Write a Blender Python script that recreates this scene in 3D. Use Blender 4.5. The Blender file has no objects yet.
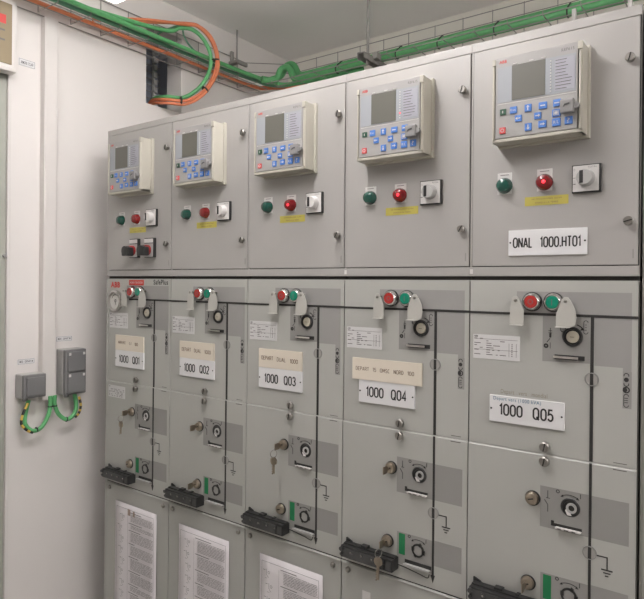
import bpy, bmesh, math, random
from mathutils import Vector, Matrix
R = math.radians
SC = bpy.context.scene
COL = SC.collection

# ------------------------------------------------------------------ camera
F_PX, YAW, PITCH, ROLL = 602.83, -0.6338, -0.0029, 0.0095
CAM = Vector((1.8102, -1.2307, 1.3194)); PPY = 285.72
fw = Vector((math.sin(YAW)*math.cos(PITCH), math.cos(YAW)*math.cos(PITCH), math.sin(PITCH)))
rt = Vector((math.cos(YAW), -math.sin(YAW), 0)); up = rt.cross(fw)
rt2 = rt*math.cos(ROLL)+up*math.sin(ROLL); up2 = -rt*math.sin(ROLL)+up*math.cos(ROLL)
cd = bpy.data.cameras.new('camera'); co = bpy.data.objects.new('camera', cd); COL.objects.link(co)
cd.sensor_fit = 'HORIZONTAL'; cd.sensor_width = 36; cd.lens = F_PX*36/644
cd.shift_y = (PPY-299.5)/644; cd.clip_start = 0.02
M = Matrix(((rt2.x, up2.x, -fw.x, CAM.x), (rt2.y, up2.y, -fw.y, CAM.y), (rt2.z, up2.z, -fw.z, CAM.z), (0, 0, 0, 1)))
co.matrix_world = M
SC.camera = co

# ------------------------------------------------------------------ colour management, world
SC.view_settings.view_transform = 'Standard'; SC.view_settings.look = 'None'
SC.view_settings.gamma = 1; SC.view_settings.use_curve_mapping = False
SC.view_settings.exposure = 0.48
wd = bpy.data.worlds.new('world'); SC.world = wd; wd.use_nodes = True
wd.node_tree.nodes['Background'].inputs[0].default_value = (1, .97, .94, 1)
wd.node_tree.nodes['Background'].inputs[1].default_value = 0.3

LIGHT_A = (0.185, -0.665, 2.236)       # ceiling batten beside the left wall, runs along y
LIGHT_B = (1.00, -0.53, 2.27)      # ceiling batten in front of the cabinets, runs along y
FILL_C = (3.05, -0.62, 2.12)      # fill light added to brighten the left wall, unseen to the right
EM_A, EM_B, EM_FILL = 2.6, 25.5, 29.5 # emission of the two lamps and the added fill light

# ------------------------------------------------------------------ materials
MATS = {}
ALB = .88        # one common factor on all reflectances
def mat(name, col, rough=.5, metal=0., noise=.0, nscale=8., bump=0., bscale=200., emit=None, estr=0., spec=.5, coat=0., stretch=(1,1,1)):
    if name in MATS: return MATS[name]
    if name not in ('ceiling_paint', 'back_wall_paint'): col = tuple(c*ALB for c in col)
    m = bpy.data.materials.new(name); m.use_nodes = True
    nt = m.node_tree; b = nt.nodes['Principled BSDF']
    b.inputs['Base Color'].default_value = (*col, 1); b.inputs['Roughness'].default_value = rough
    b.inputs['Metallic'].default_value = metal; b.inputs['Specular IOR Level'].default_value = spec
    b.inputs['Coat Weight'].default_value = coat
    tc = nt.nodes.new('ShaderNodeTexCoord')
    mp = nt.nodes.new('ShaderNodeMapping'); mp.inputs['Scale'].default_value = stretch
    nt.links.new(tc.outputs['Object'], mp.inputs[0])
    n = nt.nodes.new('ShaderNodeTexNoise'); n.inputs['Scale'].default_value = nscale; n.inputs['Detail'].default_value = 5
    nt.links.new(mp.outputs[0], n.inputs['Vector'])
    r = nt.nodes.new('ShaderNodeValToRGB')
    a = max(noise, .015)
    r.color_ramp.elements[0].position = .3; r.color_ramp.elements[1].position = .72
    r.color_ramp.elements[0].color = (*[c*(1-a) for c in col], 1)
    r.color_ramp.elements[1].color = (*[min(1, c*(1+a)) for c in col], 1)
    nt.links.new(n.outputs['Fac'], r.inputs[0]); nt.links.new(r.outputs[0], b.inputs['Base Color'])
    if bump:
        n2 = nt.nodes.new('ShaderNodeTexNoise'); n2.inputs['Scale'].default_value = bscale
        nt.links.new(tc.outputs['Object'], n2.inputs['Vector'])
        bp = nt.nodes.new('ShaderNodeBump'); bp.inputs['Strength'].default_value = bump; bp.inputs['Distance'].default_value = .001
        nt.links.new(n2.outputs['Fac'], bp.inputs['Height']); nt.links.new(bp.outputs[0], b.inputs['Normal'])
    if emit:
        b.inputs['Emission Color'].default_value = (*emit, 1); b.inputs['Emission Strength'].default_value = estr
    MATS[name] = m; return m
paint = mat('cabinet_paint', (.415, .400, .380), .42, noise=.05, nscale=3.0, bump=.10, bscale=500)
paint2 = mat('panel_paint', (.455, .455, .425), .45, noise=.05, nscale=2.5, bump=.10, bscale=500)
paint_side = mat('cabinet_grey_edge', (.33, .325, .30), .5, noise=.04)
seam = mat('dark_seam', (.035, .033, .03), .8)
print_grey = mat('printed_grey', (.305, .30, .285), .5, noise=.03)
print_lgrey = mat('printed_light_grey', (.335, .328, .315), .5, noise=.03)
ink = mat('black_ink', (.028, .027, .026), .6)
ink_soft = mat('faded_ink', (.16, .15, .145), .7)
ink_brown = mat('brown_stamp_ink', (.20, .13, .09), .7)
ink_blue = mat('blue_pen_ink', (.07, .20, .32), .7)
pencil = mat('pencil_marks', (.30, .27, .21), .8)
red_ink = mat('red_ink', (.62, .06, .05), .5)
white_pl = mat('white_plastic', (.70, .68, .66), .35, noise=.02)
white_br = mat('white_engraved_plate', (.78, .775, .78), .4, noise=.02)
cream_pl = mat('cream_card', (.76, .69, .58), .55, noise=.03)
black_pl = mat('black_plastic', (.026, .026, .026), .38, noise=.05)
dark_pl = mat('charcoal_plastic', (.060, .060, .060), .4, noise=.08)
chrome = mat('chrome', (.72, .70, .68), .18, metal=1)
steel = mat('zinc_steel', (.36, .345, .32), .38, metal=1, noise=.1, nscale=40)
dull_steel = mat('dull_wire_steel', (.36, .35, .33), .6, metal=.4)
brass = mat('nickel_brass', (.42, .36, .29), .30, metal=1, noise=.1, nscale=50)
green_btn = mat('green_button', (.0, .25, .15), .35)
red_btn = mat('red_button', (.45, .03, .025), .35)
green_lens = mat('green_lens', (.005, .07, .05), .18, coat=.6)
red_lens = mat('dark_red_lens', (.24, .012, .012), .2, coat=.6)
red_lit = mat('lit_red_lens', (.16, .006, .008), .22, coat=.4, emit=(1, .01, .02), estr=.02)
red_led = mat('red_lamp_glow', (.9, .03, .03), .3, emit=(1, .03, .05), estr=1.6)
yellow = mat('yellow_label', (.52, .45, .09), .5, noise=.04)
cream_case = mat('relay_case_cream', (.50, .475, .405), .45, noise=.02)
grey_face = mat('relay_face_grey', (.385, .375, .36), .45, noise=.02)
blue_face = mat('relay_face_bluegrey', (.365, .385, .41), .4, noise=.02)
lcd = mat('lcd_screen', (.135, .132, .110), .42, coat=.0)
key_blue = mat('key_blue', (.08, .22, .62), .4)
key_green = mat('key_green', (.02, .09, .05), .4)
key_red = mat('key_red', (.72, .09, .09), .4)
card = mat('legend_card', (.40, .40, .45), .5)
lock_grey = mat('lock_grey', (.27, .265, .26), .35, noise=.05)
paper = mat('paper', (.84, .80, .82), .7, noise=.03)
wall_m = mat('wall_paint', (.80, .765, .735), .75, noise=.03, nscale=1.6, bump=.15, bscale=120)
wallb_m = mat('back_wall_paint', (.80, .78, .71), .8, noise=.04, nscale=2, bump=.15, bscale=120)
ceil_m = mat('ceiling_paint', (.92, .905, .89), .85, noise=.04, nscale=1.5)
floor_m = mat('floor_grey', (.55, .54, .51), .6, noise=.1)
door_m = mat('door_grey', (.40, .41, .36), .5, noise=.03)
trunk_m = mat('trunking_white', (.74, .705, .675), .45, noise=.02)
green_c = mat('green_cable', (.125, .44, .17), .42, noise=.12, nscale=30)
green_pale = mat('pale_green_cable', (.15, .38, .24), .45, noise=.1, nscale=30)
orange_c = mat('orange_cable', (.72, .22, .10), .45, noise=.08, nscale=30)
tie_m = mat('cable_tie_black', (.02, .02, .02), .5)
yel_tag = mat('yellow_sleeve', (.72, .50, .10), .5)
sock_grey = mat('socket_grey', (.20, .20, .20), .45, noise=.04)
sock_light = mat('socket_light_grey', (.45, .445, .43), .5, noise=.02)
lamp_body = mat('lamp_body', (.7, .69, .67), .4)
lamp_em_a = mat('lamp_diffuser', (1, .97, .92), .4, emit=(1, .97, .975), estr=EM_A)
lamp_em_b = mat('lamp_diffuser_front', (1, .97, .92), .4, emit=(1, .965, .965), estr=EM_B)
fill_em_c = mat('fill_light_diffuser', (1, .97, .92), .4, emit=(1, .965, .965), estr=EM_FILL)  # glow of the added fill light
green_lab = mat('green_label', (.01, .20, .07), .5, noise=.05)
glass_m = mat('gauge_dial', (.40, .39, .37), .2, coat=.6)
blue_dark = mat('blue_grey_steel', (.32, .35, .42), .6, metal=.0, noise=.15, nscale=12)

# ------------------------------------------------------------------ mesh builder
def arc(cx, cy, rx, ry, a0, a1, n=9):
    return [(cx+rx*math.cos(R(a0+(a1-a0)*i/n)), cy+ry*math.sin(R(a0+(a1-a0)*i/n))) for i in range(n+1)]
OVAL = arc(.28, .72, .28, .28, 0, 180)+arc(.28, .28, .28, .28, 180, 360)+[(.56, .72)]
GLYPH = {'0': (.56, [OVAL]), 'O': (.60, [[(x*1.07, y) for x, y in OVAL]]), 'Q': (.64, [[(x*1.07, y) for x, y in OVAL], [(.36, .24), (.64, -.06)]]),
 '1': (.24, [[(0, .78), (.20, 1), (.20, 0)]]), '2': (.52, [arc(.26, .73, .26, .27, 170, -35)+[(0, 0), (.53, 0)]]),
 '3': (.52, [arc(.25, .76, .24, .24, 160, -90)+arc(.25, .26, .27, .26, 90, -165)]), '4': (.56, [[(.40, 0), (.40, 1), (0, .28), (.56, .28)]]),
 '5': (.52, [[(.48, 1), (.08, 1), (.03, .56)]+arc(.25, .32, .27, .32, 125, -160)]), 'N': (.54, [[(0, 0), (0, 1)], [(.02, .98), (.52, .02)], [(.54, 0), (.54, 1)]]),
 'A': (.58, [[(0, 0), (.28, 1)], [(.30, 1), (.58, 0)], [(.10, .30), (.48, .30)]]), 'L': (.42, [[(0, 1), (0, 0), (.42, 0)]]), 'H': (.54, [[(0, 0), (0, 1)], [(.54, 0), (.54, 1)], [(0, .5), (.54, .5)]]),
 'T': (.50, [[(0, 1), (.50, 1)], [(.25, 1), (.25, 0)]]), '.': (.06, [[(.03, -.04), (.03, .12)]]), ' ': (.30, []),
 'D': (.52, [[(0, 0), (0, 1), (.25, 1)]+arc(.25, .5, .27, .5, 90, -90)+[(0, 0)]]), 'E': (.44, [[(.44, 1), (0, 1), (0, 0), (.44, 0)], [(0, .5), (.38, .5)]]),
 'P': (.48, [[(0, 0), (0, 1), (.25, 1)]+arc(.25, .74, .24, .26, 90, -90)+[(0, .48)]]), 'R': (.50, [[(0, 0), (0, 1), (.25, 1)]+arc(.25, .74, .24, .26, 90, -90)+[(0, .48)], [(.25, .48), (.50, 0)]]),
 'M': (.62, [[(0, 0), (0, 1)], [(.02, .98), (.31, .3)], [(.31, .3), (.60, .98)], [(.62, 1), (.62, 0)]]), 'S': (.48, [arc(.24, .75, .22, .25, 30, 260)+arc(.24, .25, .24, .25, 80, -150)]), 'C': (.52, [arc(.28, .5, .28, .5, 50, 310)]),
 'U': (.52, [[(0, 1), (0, .28)]+arc(.26, .28, .26, .28, 180, 360)+[(.52, 1)]]), 'I': (.04, [[(.02, 0), (.02, 1)]]), 'V': (.56, [[(0, 1), (.28, 0), (.56, 1)]]), 'G': (.54, [arc(.28, .5, .28, .5, 50, 330)+[(.54, .45), (.32, .45)]])}
class B:
    def __init__(s): s.bm = bmesh.new()
    def box(s, x0, x1, y0, y1, z0, z1, bev=0.):
        t = bmesh.new(); bmesh.ops.create_cube(t, size=1)
        for v in t.verts:
            v.co = Vector(((x0+x1)/2+v.co.x*(x1-x0), (y0+y1)/2+v.co.y*(y1-y0), (z0+z1)/2+v.co.z*(z1-z0)))
        if bev: bmesh.ops.bevel(t, geom=t.edges[:], offset=bev, segments=2, profile=.6, affect='EDGES')
        s.merge(t); return s
    def merge(s, t, mtx=None):
        if mtx: bmesh.ops.transform(t, matrix=mtx, verts=t.verts)
        me = bpy.data.meshes.new('tmp'); t.to_mesh(me); t.free(); s.bm.from_mesh(me); bpy.data.meshes.remove(me)
    def prism(s, pts, y0, y1, bev=0.):      # polygon in x,z extruded along y
        t = bmesh.new()
        vs = [t.verts.new((x, y0, z)) for x, z in pts]
        f = t.faces.new(vs)
        g = bmesh.ops.extrude_face_region(t, geom=[f])
        for v in g['geom']:
            if isinstance(v, bmesh.types.BMVert): v.co.y = y1
        bmesh.ops.recalc_face_normals(t, faces=t.faces)
        if bev: bmesh.ops.bevel(t, geom=t.edges[:], offset=bev, segments=2, profile=.6, affect='EDGES')
        s.merge(t); return s
    def lathe(s, c, axis, prof, n=24):      # prof: (radius, distance along axis)
        axis = Vector(axis).normalized(); q = Vector((0, 0, 1)).rotation_difference(axis)
        t = bmesh.new(); rings = []
        for r, h in prof:
            if r < 1e-6: rings.append([t.verts.new(Vector(c)+axis*h)])
            else: rings.append([t.verts.new(Vector(c)+q @ Vector((r*math.cos(2*math.pi*i/n), r*math.sin(2*math.pi*i/n), h))) for i in range(n)])
        for a, b in zip(rings, rings[1:]):
            for i in range(n):
                j = (i+1) % n
                if len(a) == 1 and len(b) == 1: continue
                if len(a) == 1: t.faces.new((a[0], b[j], b[i]))
                elif len(b) == 1: t.faces.new((a[i], a[j], b[0]))
                else: t.faces.new((a[i], a[j], b[j], b[i]))
        if len(rings[0]) > 1: t.faces.new(rings[0])
        if len(rings[-1]) > 1: t.faces.new(rings[-1])
        bmesh.ops.recalc_face_normals(t, faces=t.faces)
        s.merge(t); return s
    def cyl(s, c, axis, r, h, n=20): return s.lathe(c, axis, [(r, 0), (r, h)], n)
    def tube(s, pts, r, n=8, smooth=True, per=8):
        P = [Vector(p) for p in pts]
        if smooth and len(P) > 2: P = catmull(P, per)
        t = bmesh.new(); rings = []
        d0 = (P[1]-P[0]).normalized()
        u = d0.orthogonal().normalized()
        for i, p in enumerate(P):
            d = (P[min(i+1, len(P)-1)]-P[max(i-1, 0)]).normalized()
            u = (u-d*u.dot(d)).normalized(); w = d.cross(u)
            rings.append([t.verts.new(p+u*r*math.cos(2*math.pi*k/n)+w*r*math.sin(2*math.pi*k/n)) for k in range(n)])
        for a, b in zip(rings, rings[1:]):
            for k in range(n): t.faces.new((a[k], a[(k+1) % n], b[(k+1) % n], b[k]))
        t.faces.new(rings[0][::-1]); t.faces.new(rings[-1])
        bmesh.ops.recalc_face_normals(t, faces=t.faces)
        s.merge(t); return s
    def ring(s, cx, cz, r0, r1, y0, y1, a0=0, a1=360, n=28):   # flat annulus sector facing -y
        full = abs(a1-a0) >= 360; k = n if full else n+1
        pts = [R(a0+(a1-a0)*i/n) for i in range(k)]
        t = bmesh.new(); L = []
        for a in pts:
            c, q = math.cos(a), math.sin(a)
            L.append([t.verts.new((cx+c*r, y, cz+q*r)) for r, y in ((r0, y0), (r1, y0), (r1, y1), (r0, y1))])
        m = len(L) if full else len(L)-1
        for i in range(m):
            a, b = L[i], L[(i+1) % len(L)]
            for j in range(4): t.faces.new((a[j], a[(j+1) % 4], b[(j+1) % 4], b[j]))
        if not full: t.faces.new(L[0]); t.faces.new(L[-1][::-1])
        bmesh.ops.recalc_face_normals(t, faces=t.faces)
        s.merge(t); return s
    def bar2(s, x0, z0, x1, z1, w, y0, y1):         # flat line segment on the front plane
        d = Vector((x1-x0, z1-z0)).normalized(); nx, nz = -d.y*w/2, d.x*w/2
        return s.prism([(x0+nx, z0+nz), (x1+nx, z1+nz), (x1-nx, z1-nz), (x0-nx, z0-nz)], y0, y1)
    def text(s, txt, x0, x1, z0, z1, y, rot=0, ext=.0003, bold=0.):   # lettering fitted in a box on a plane facing -y
        me = text_mesh(txt, bold)
        t = bmesh.new(); t.from_mesh(me); bpy.data.meshes.remove(me)
        if rot: bmesh.ops.rotate(t, verts=t.verts, cent=(0, 0, 0), matrix=Matrix.Rotation(R(rot), 3, 'Z'))
        xs = [v.co.x for v in t.verts]; ys = [v.co.y for v in t.verts]
        ax, bx, ay, by = min(xs), max(xs), min(ys), max(ys)
        for v in t.verts:
            v.co = Vector((x0+(v.co.x-ax)/(bx-ax)*(x1-x0), y, z0+(v.co.y-ay)/(by-ay)*(z1-z0)))
        s.merge(t); return s
    def strokes(s, txt, x0, x1, z0, z1, y, th):     # engraved single-stroke lettering, cap height z0..z1
        gap = .26; tot = sum(GLYPH[c][0]+gap for c in txt)-gap; k = (x1-x0)/tot; h = z1-z0; x = 0
        for c in txt:
            w_, L = GLYPH[c]
            for P in L:
                Q = [(x0+(x+a)*k, z0+q*h) for a, q in P]
                t = bmesh.new(); A = []; n = len(Q)
                for i in range(n):
                    if Q[0] == Q[-1] and i in (0, n-1): d = Vector(Q[1])-Vector(Q[-2])
                    else: d = Vector(Q[min(i+1, n-1)])-Vector(Q[max(i-1, 0)])
                    if i in (0, n-1): pass
                    e1 = (Vector(Q[i])-Vector(Q[max(i-1, 0)])); e2 = Vector(Q[min(i+1, n-1)])-Vector(Q[i])
                    f = 1.
                    if e1.length > 1e-7 and e2.length > 1e-7 and 0 < i < n-1:
                        dd = (e1.normalized()+e2.normalized())
                        if dd.length > .2: d = dd; f = min(2.2, 2/dd.length)
                    d = d.normalized(); px, pz = -d.y*th/2*f, d.x*th/2*f
                    A.append((t.verts.new((Q[i][0]+px, y, Q[i][1]+pz)), t.verts.new((Q[i][0]-px, y, Q[i][1]-pz))))
                for a, c_ in zip(A, A[1:]): t.faces.new((a[0], c_[0], c_[1], a[1]))
                g = bmesh.ops.extrude_face_region(t, geom=t.faces[:])
                for v in g['geom']:
                    if isinstance(v, bmesh.types.BMVert): v.co.y += .0003
                bmesh.ops.recalc_face_normals(t, faces=t.faces); s.merge(t)
            x += w_+gap
        return s
    def make(s, name, m, parent=None, smooth=False, label=None):
        me = bpy.data.meshes.new(name)
        s.bm.to_mesh(me); s.bm.free(); me.materials.append(m)
        if smooth:
            me.polygons.foreach_set('use_smooth', [True]*len(me.polygons))
            try: me.set_sharp_from_angle(angle=R(38))
            except Exception: pass
        o = bpy.data.objects.new(name, me); COL.objects.link(o)
        if parent: o.parent = parent
        if label: o['label'] = label
        return o
def catmull(P, per):
    Q = [P[0]*2-P[1]]+P+[P[-1]*2-P[-2]]; out = []
    for i in range(1, len(Q)-2):
        a, b, c, d = Q[i-1:i+3]
        for k in range(per):
            t = k/per
            out.append(.5*((2*b)+(c-a)*t+(2*a-5*b+4*c-d)*t*t+(3*b-a-3*c+d)*t**3))
    out.append(P[-1]); return out
def text_mesh(txt, bold=0.):
    c = bpy.data.curves.new('lettering', 'FONT'); c.body = txt; c.resolution_u = 3; c.fill_mode = 'FRONT'; c.extrude = 0
    c.offset = bold; c.space_character = 1.08
    o = bpy.data.objects.new('lettering', c); COL.objects.link(o)
    me = bpy.data.meshes.new_from_object(o)
    bpy.data.objects.remove(o); bpy.data.curves.remove(c)
    return me
def thing(name, label, cat, loc=(0, 0, 0), group=None):
    o = bpy.data.objects.new(name, None); COL.objects.link(o); o.location = loc; o.empty_display_size = .05
    return tag(o, label, cat, group)
def tag(o, label, cat, group=None):
    o['label'] = label; o['category'] = cat
    if group: o['group'] = group
    return o
def struct(name, b, m):
    o = b.make(name, m); o['kind'] = 'structure'; return o
CACHE = {}
def part(name, key, build, m, parent, smooth=False, label=None):
    """a part whose mesh is shared between alike things"""
    if key in CACHE:
        o = CACHE[key].copy(); COL.objects.link(o); o.name = name; o.parent = parent; o.location = (0, 0, 0)
        if 'label' in o: del o['label']
        if label: o['label'] = label
        return o
    b = B(); build(b); o = b.make(name, m, parent, smooth, label); CACHE[key] = o; return o

# ------------------------------------------------------------------ room shell
XW, YB, ZC = -.15, 1.13, 2.45
WO = .30    # wall thickness seen in the opening
OY0, OY1, OZ0, OZ1 = .260, .437, 2.022, 2.33
struct('floor', B().box(XW-WO, 4.2, -3.0, YB, -.1, 0), floor_m)
struct('ceiling', B().box(XW-.6, 4.2, -3.0, YB+.1, ZC, ZC+.1), ceil_m)
struct('wall_back', B().box(XW-.6, 4.2, YB, YB+.1, 0, ZC), wallb_m)
w = B()
w.box(XW-.09, XW, -.262, OY0, 0, ZC); w.box(XW-.09, XW, OY1, YB, 0, ZC)
w.box(XW-.09, XW, OY0, OY1, 0, OZ0); w.box(XW-.09, XW, OY0, OY1, OZ1, ZC)
w.box(XW-.09, XW, -3.0, -1.22, 0, ZC); w.box(XW-.09, XW, -1.22, -.262, 2.08, ZC)
struct('wall_left', w, wall_m)
struct('wall_right', B().box(4.1, 4.2, -3.0, YB, 0, ZC), wall_m)
struct('wall_front', B().box(XW-.1, 4.1, -3.1, -3.0, 0, ZC), wall_m)
# the shaft behind the opening
struct('wall_shaft', B().box(XW-.62, XW-.60, 0, YB, 1.6, ZC).box(XW-.6, XW-.09, .05, .07, 1.6, ZC).box(XW-.6, XW-.09, .75, .77, 1.6, ZC), mat('shaft_wall', (.50, .52, .58), .8, noise=.1))
d = struct('door_1', B().box(XW-.045, XW-.006, -1.20, -.273, .01, 2.07, .003), door_m)
t1 = B().box(XW-.05, XW+.004, -.273, -.262, 0, 2.08, .002).box(XW-.05, XW+.004, -1.22, -1.20, 0, 2.08, .002).box(XW-.05, XW+.004, -1.22, -.262, 2.07, 2.085, .002)
struct('trim_1', t1, trunk_m)
B().cyl((XW-.006, -.279, 1.40), (1, 0, 0), .005, .010, 12).make('hinge_pin', dull_steel, d, True)
struct('baseboard_left', B().box(XW, XW+.012, -.262, 1.13, 0, .08, .002), trunk_m)

# ------------------------------------------------------------------ control cabinets (upper row)
W = .325
D = .30
ZT = 1.8361
ORD = ['leftmost', 'second from left', 'middle', 'second from right', 'rightmost']
def screw_head(b, x, z, r=.0095, h=.010, y=0.):
    b.lathe((x, y, z), (0, -1, 0), [(r*.55, 0), (r*.6, h*.35), (r, h*.4), (r, h*.85), (r*.8, h), (0, h)], 18)
def slot(b, x, z, y, l=.014, w=.0022, ang=70):
    c, s_ = math.cos(R(ang))*l/2, math.sin(R(ang))*l/2
    b.bar2(x-c, z-s_, x+c, z+s_, w, y, y-.0006)
CTRL = [
 'upper grey cabinet at the left end, with two black red rotary switches below the lamps',
 'upper grey cabinet second from the left, above plate 1000 Q02',
 'upper grey cabinet in the middle of the row, above plate 1000 Q03',
 'upper grey cabinet fourth from the left, above plate 1000 Q04',
 'upper grey cabinet at the right, with white plate ONAL 1000.HT01']
BLUEKEYS = [(.1070, 1.6660, .0135, .0135, 'esc'), (.1356, 1.6655, .0130, .0145, 'up'), (.1638, 1.6657, .0155, .0130, 'bar'), (.1900, 1.6663, .0140, .0135, 'bar'),
            (.1170, 1.6482, .0130, .0125, 'left'), (.1542, 1.6475, .0130, .0125, 'right'), (.1888, 1.6474, .0150, .0140, 'frame'),
            (.1362, 1.6285, .0130, .0145, 'down'), (.1632, 1.6300, .0150, .0135, 'right'), (.1890, 1.6298, .0150, .0150, 'hash'), (.2112, 1.6300, .0140, .0145, 'q')]
def relay(root, k):
    YF = -.048
    def case(b):
        x0, x1, z0, z1 = .0630, .2350, 1.6060, 1.7740
        # deep rim made of four walls so that the face sits recessed
        b.prism([(x0-.001, z0-.004), (x1+.004, z0-.004), (x1+.004, z1+.004), (x0-.001, z1+.004)], 0, -.012, .0015)
        b.box(x0, x0+.006, YF, -.010, z0, z1, .0015); b.box(x1-.007, x1, YF, -.010, z0, z1, .0015)
        b.box(x0, x1, YF, -.010, z0, z0+.007, .0015); b.box(x0, x1, YF+.001, -.010, z1-.003, z1, .0015)
        b.box(x0+.004, x1-.004, YF+.010, -.010, z0+.004, z1-.002)
    c = part('protection_relay', 'relay', case, cream_case, root, label='cream wall-mounted relay unit with display and blue keys')
    part('face_plate', 'rface', lambda b: b.box(.0700, .2265, YF-.001, YF+.012, 1.6135, 1.7745, .0015), grey_face, c)
    part('hinge_cap', 'rhc1', lambda b: b.box(.0635, .0705, YF-.003, YF+.008, 1.760, 1.7715, .001), cream_case, c)
    part('hinge_cap', 'rhc2', lambda b: b.box(.2262, .2350, YF-.003, YF+.008, 1.7600, 1.7745, .001), cream_case, c)
    part('hinge_rod', 'rhr', lambda b: b.tube([(.0665, YF-.001, 1.612), (.0665, YF-.001, 1.757)], .0022, 8), cream_case, c, True)
    part('hinge_rod', 'rhr2', lambda b: b.tube([(.2312, YF-.001, 1.612), (.2312, YF-.001, 1.757)], .0024, 8), cream_case, c, True)
    part('face_film', 'rfilm', lambda b: b.box(.0745, .2230, YF-.0016, YF, 1.6845, 1.7545), blue_face, c, label='pale blue grey film around the display')
    part('display', 'rlcd', lambda b: b.box(.1030, .1675, YF-.0022, YF, 1.6860, 1.7545, .0003), lcd, c, label='dark olive grey display')
    part('legend_card', 'rcard', lambda b: b.box(.1850, .2215, YF-.0022, YF, 1.6885, 1.7500), card, c)
    def lines(b):
        random.seed(4)
        for i in range(10):
            z = 1.7460-i*.0060
            b.box(.1865, .1865+random.uniform(.017, .031), YF-.0026, YF-.002, z, z+.0012)
    part('legend_lines', 'rlines', lines, ink_soft, c)
    def leds(b):
        for i in range(11): b.box(.1765, .1790, YF-.0026, YF-.001, 1.6895+i*.00575, 1.6915+i*.00575)
        for x in (.105, .137, .160): b.box(x, x+.008, YF-.0022, YF-.0008, 1.7570, 1.7583)
    part('indicator_leds', 'rleds', leds, white_pl, c)
    part('logo_lettering', 'rlogo', lambda b: b.text('ABB', .0775, .0925, 1.7625, 1.7685, YF-.0014, bold=.03), red_ink, c, label='red ABB lettering')
    part('model_lettering', 'rmodel', lambda b: b.text('REF615', .1970, .2200, 1.7615, 1.7670, YF-.0014), ink_soft, c)
    part('key', 'kg', lambda b: b.box(.0800, .0920, YF-.0035, YF, 1.6595, 1.6710, .0008), key_green, c, label='dark green close key')
    part('key', 'kr', lambda b: b.box(.0795, .0915, YF-.0035, YF, 1.6220, 1.6345, .0008), key_red, c, label='red open key')
    part('key_symbols', 'ks', lambda b: b.box(.0853, .0867, YF-.0040, YF-.0033, 1.6625, 1.6675).ring(.0855, 1.6283, .0026, .0036, YF-.0033, YF-.0040, n=16), white_pl, c)
    def sym(b):
        y0, y1 = YF-.0033, YF-.0040
        for x, z, w_, h_, t in BLUEKEYS:
            if t in ('up', 'down'):
                s_ = 1 if t == 'up' else -1
                b.box(x-.0009, x+.0009, y1, y0, z-.0045, z+.0045)
                b.prism([(x-.003, z+s_*.0015), (x, z+s_*.0055), (x+.003, z+s_*.0015)], y0, y1)
            elif t in ('left', 'right'):
                s_ = 1 if t == 'right' else -1
                b.box(x-.004, x+.004, y1, y0, z-.0008, z+.0008)
                b.prism([(x+s_*.0015, z-.003), (x+s_*.0052, z), (x+s_*.0015, z+.003)], y0, y1)
            elif t == 'bar': b.box(x-.0045, x+.0045, y1, y0, z-.0012, z+.0008)
            elif t == 'esc': b.text('Esc', x-.005, x+.005, z-.002, z+.002, y1)
            elif t == 'frame':
                b.box(x-.005, x+.005, y1, y0, z-.0045, z-.0037).box(x-.005, x+.005, y1, y0, z+.0037, z+.0045)
                b.box(x-.005, x-.0042, y1, y0, z-.0045, z+.0045).box(x+.0042, x+.005, y1, y0, z-.0045, z+.0045)
                b.box(x-.003, x+.003, y1, y0, z-.0025, z+.0025)
            elif t == 'hash':
                b.text('R/L', x-.005, x+.005, z-.003, z+.003, y1)
            elif t == 'q': b.text('?', x-.0025, x+.0025, z-.0045, z+.0045, y1)
    for i, (x, z, w_, h_, t) in enumerate(BLUEKEYS):
        part('key', 'kb%d' % i, lambda b: b.box(x-w_/2, x+w_/2, YF-.0033, YF, z-h_/2, z+h_/2, .0008), key_blue, c, label='blue key')
    part('key_print', 'ksym', sym, white_pl, c)
    part('divider_line', 'rdl', lambda b: b.box(.0745, .2235, YF-.0014, YF, 1.6810, 1.6822), white_pl, c)
    def lk(b):
        b.box(.1985, .2235, YF-.018, YF-.004, 1.6415, 1.6675, .003)
        b.cyl((.226, YF-.006, 1.6540), (0, -1, 0), .006, .008, 14)
    part('cover_latch', 'rlock', lk, lock_grey, c, label='dark grey square latch')
    part('latch_tab', 'rlock2', lambda b: b.prism([(.2050, 1.6525), (.2070, 1.6575), (.2160, 1.6590), (.2165, 1.6560), (.2090, 1.6550), (.2060, 1.6525)], YF-.0178, YF-.0188), dark_pl, c)
    if k in (3,):
        B().cyl((.1778, YF-.0018, 1.7010), (0, -1, 0), .0016, .001, 10).make('alarm_led', red_led, c)
    return c
def lamp(root, name, key, x, z, m, led=None, label=None):
    p = part(name, key+str(bool(led)), lambda b: b.lathe((x, 0, z), (0, -1, 0), [(.0165, 0), (.0165, .004), (.0155, .006), (.0150, .012), (.0120, .0175), (.006, .020), (0, .0205)], 28), m, root, True, label)
    part('label_plate', key+'p', lambda b: b.box(x-.0150, x+.0150, -.0020, 0, z-.0170, z+.0265, .0005), white_pl, p)
    part('label_print', key+'t', lambda b: b.box(x-.009, x+.009, -.0024, -.002, z+.0215, z+.0228), ink_soft, p)
    if led: B().lathe((x+.003, -.0200, z-.001), (0, -1, 0), [(.0040, -.002), (.0036, .0004), (.002, .0010), (0, .0012)], 16).make('glowing_filament', led, p, True)
    return p
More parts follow.
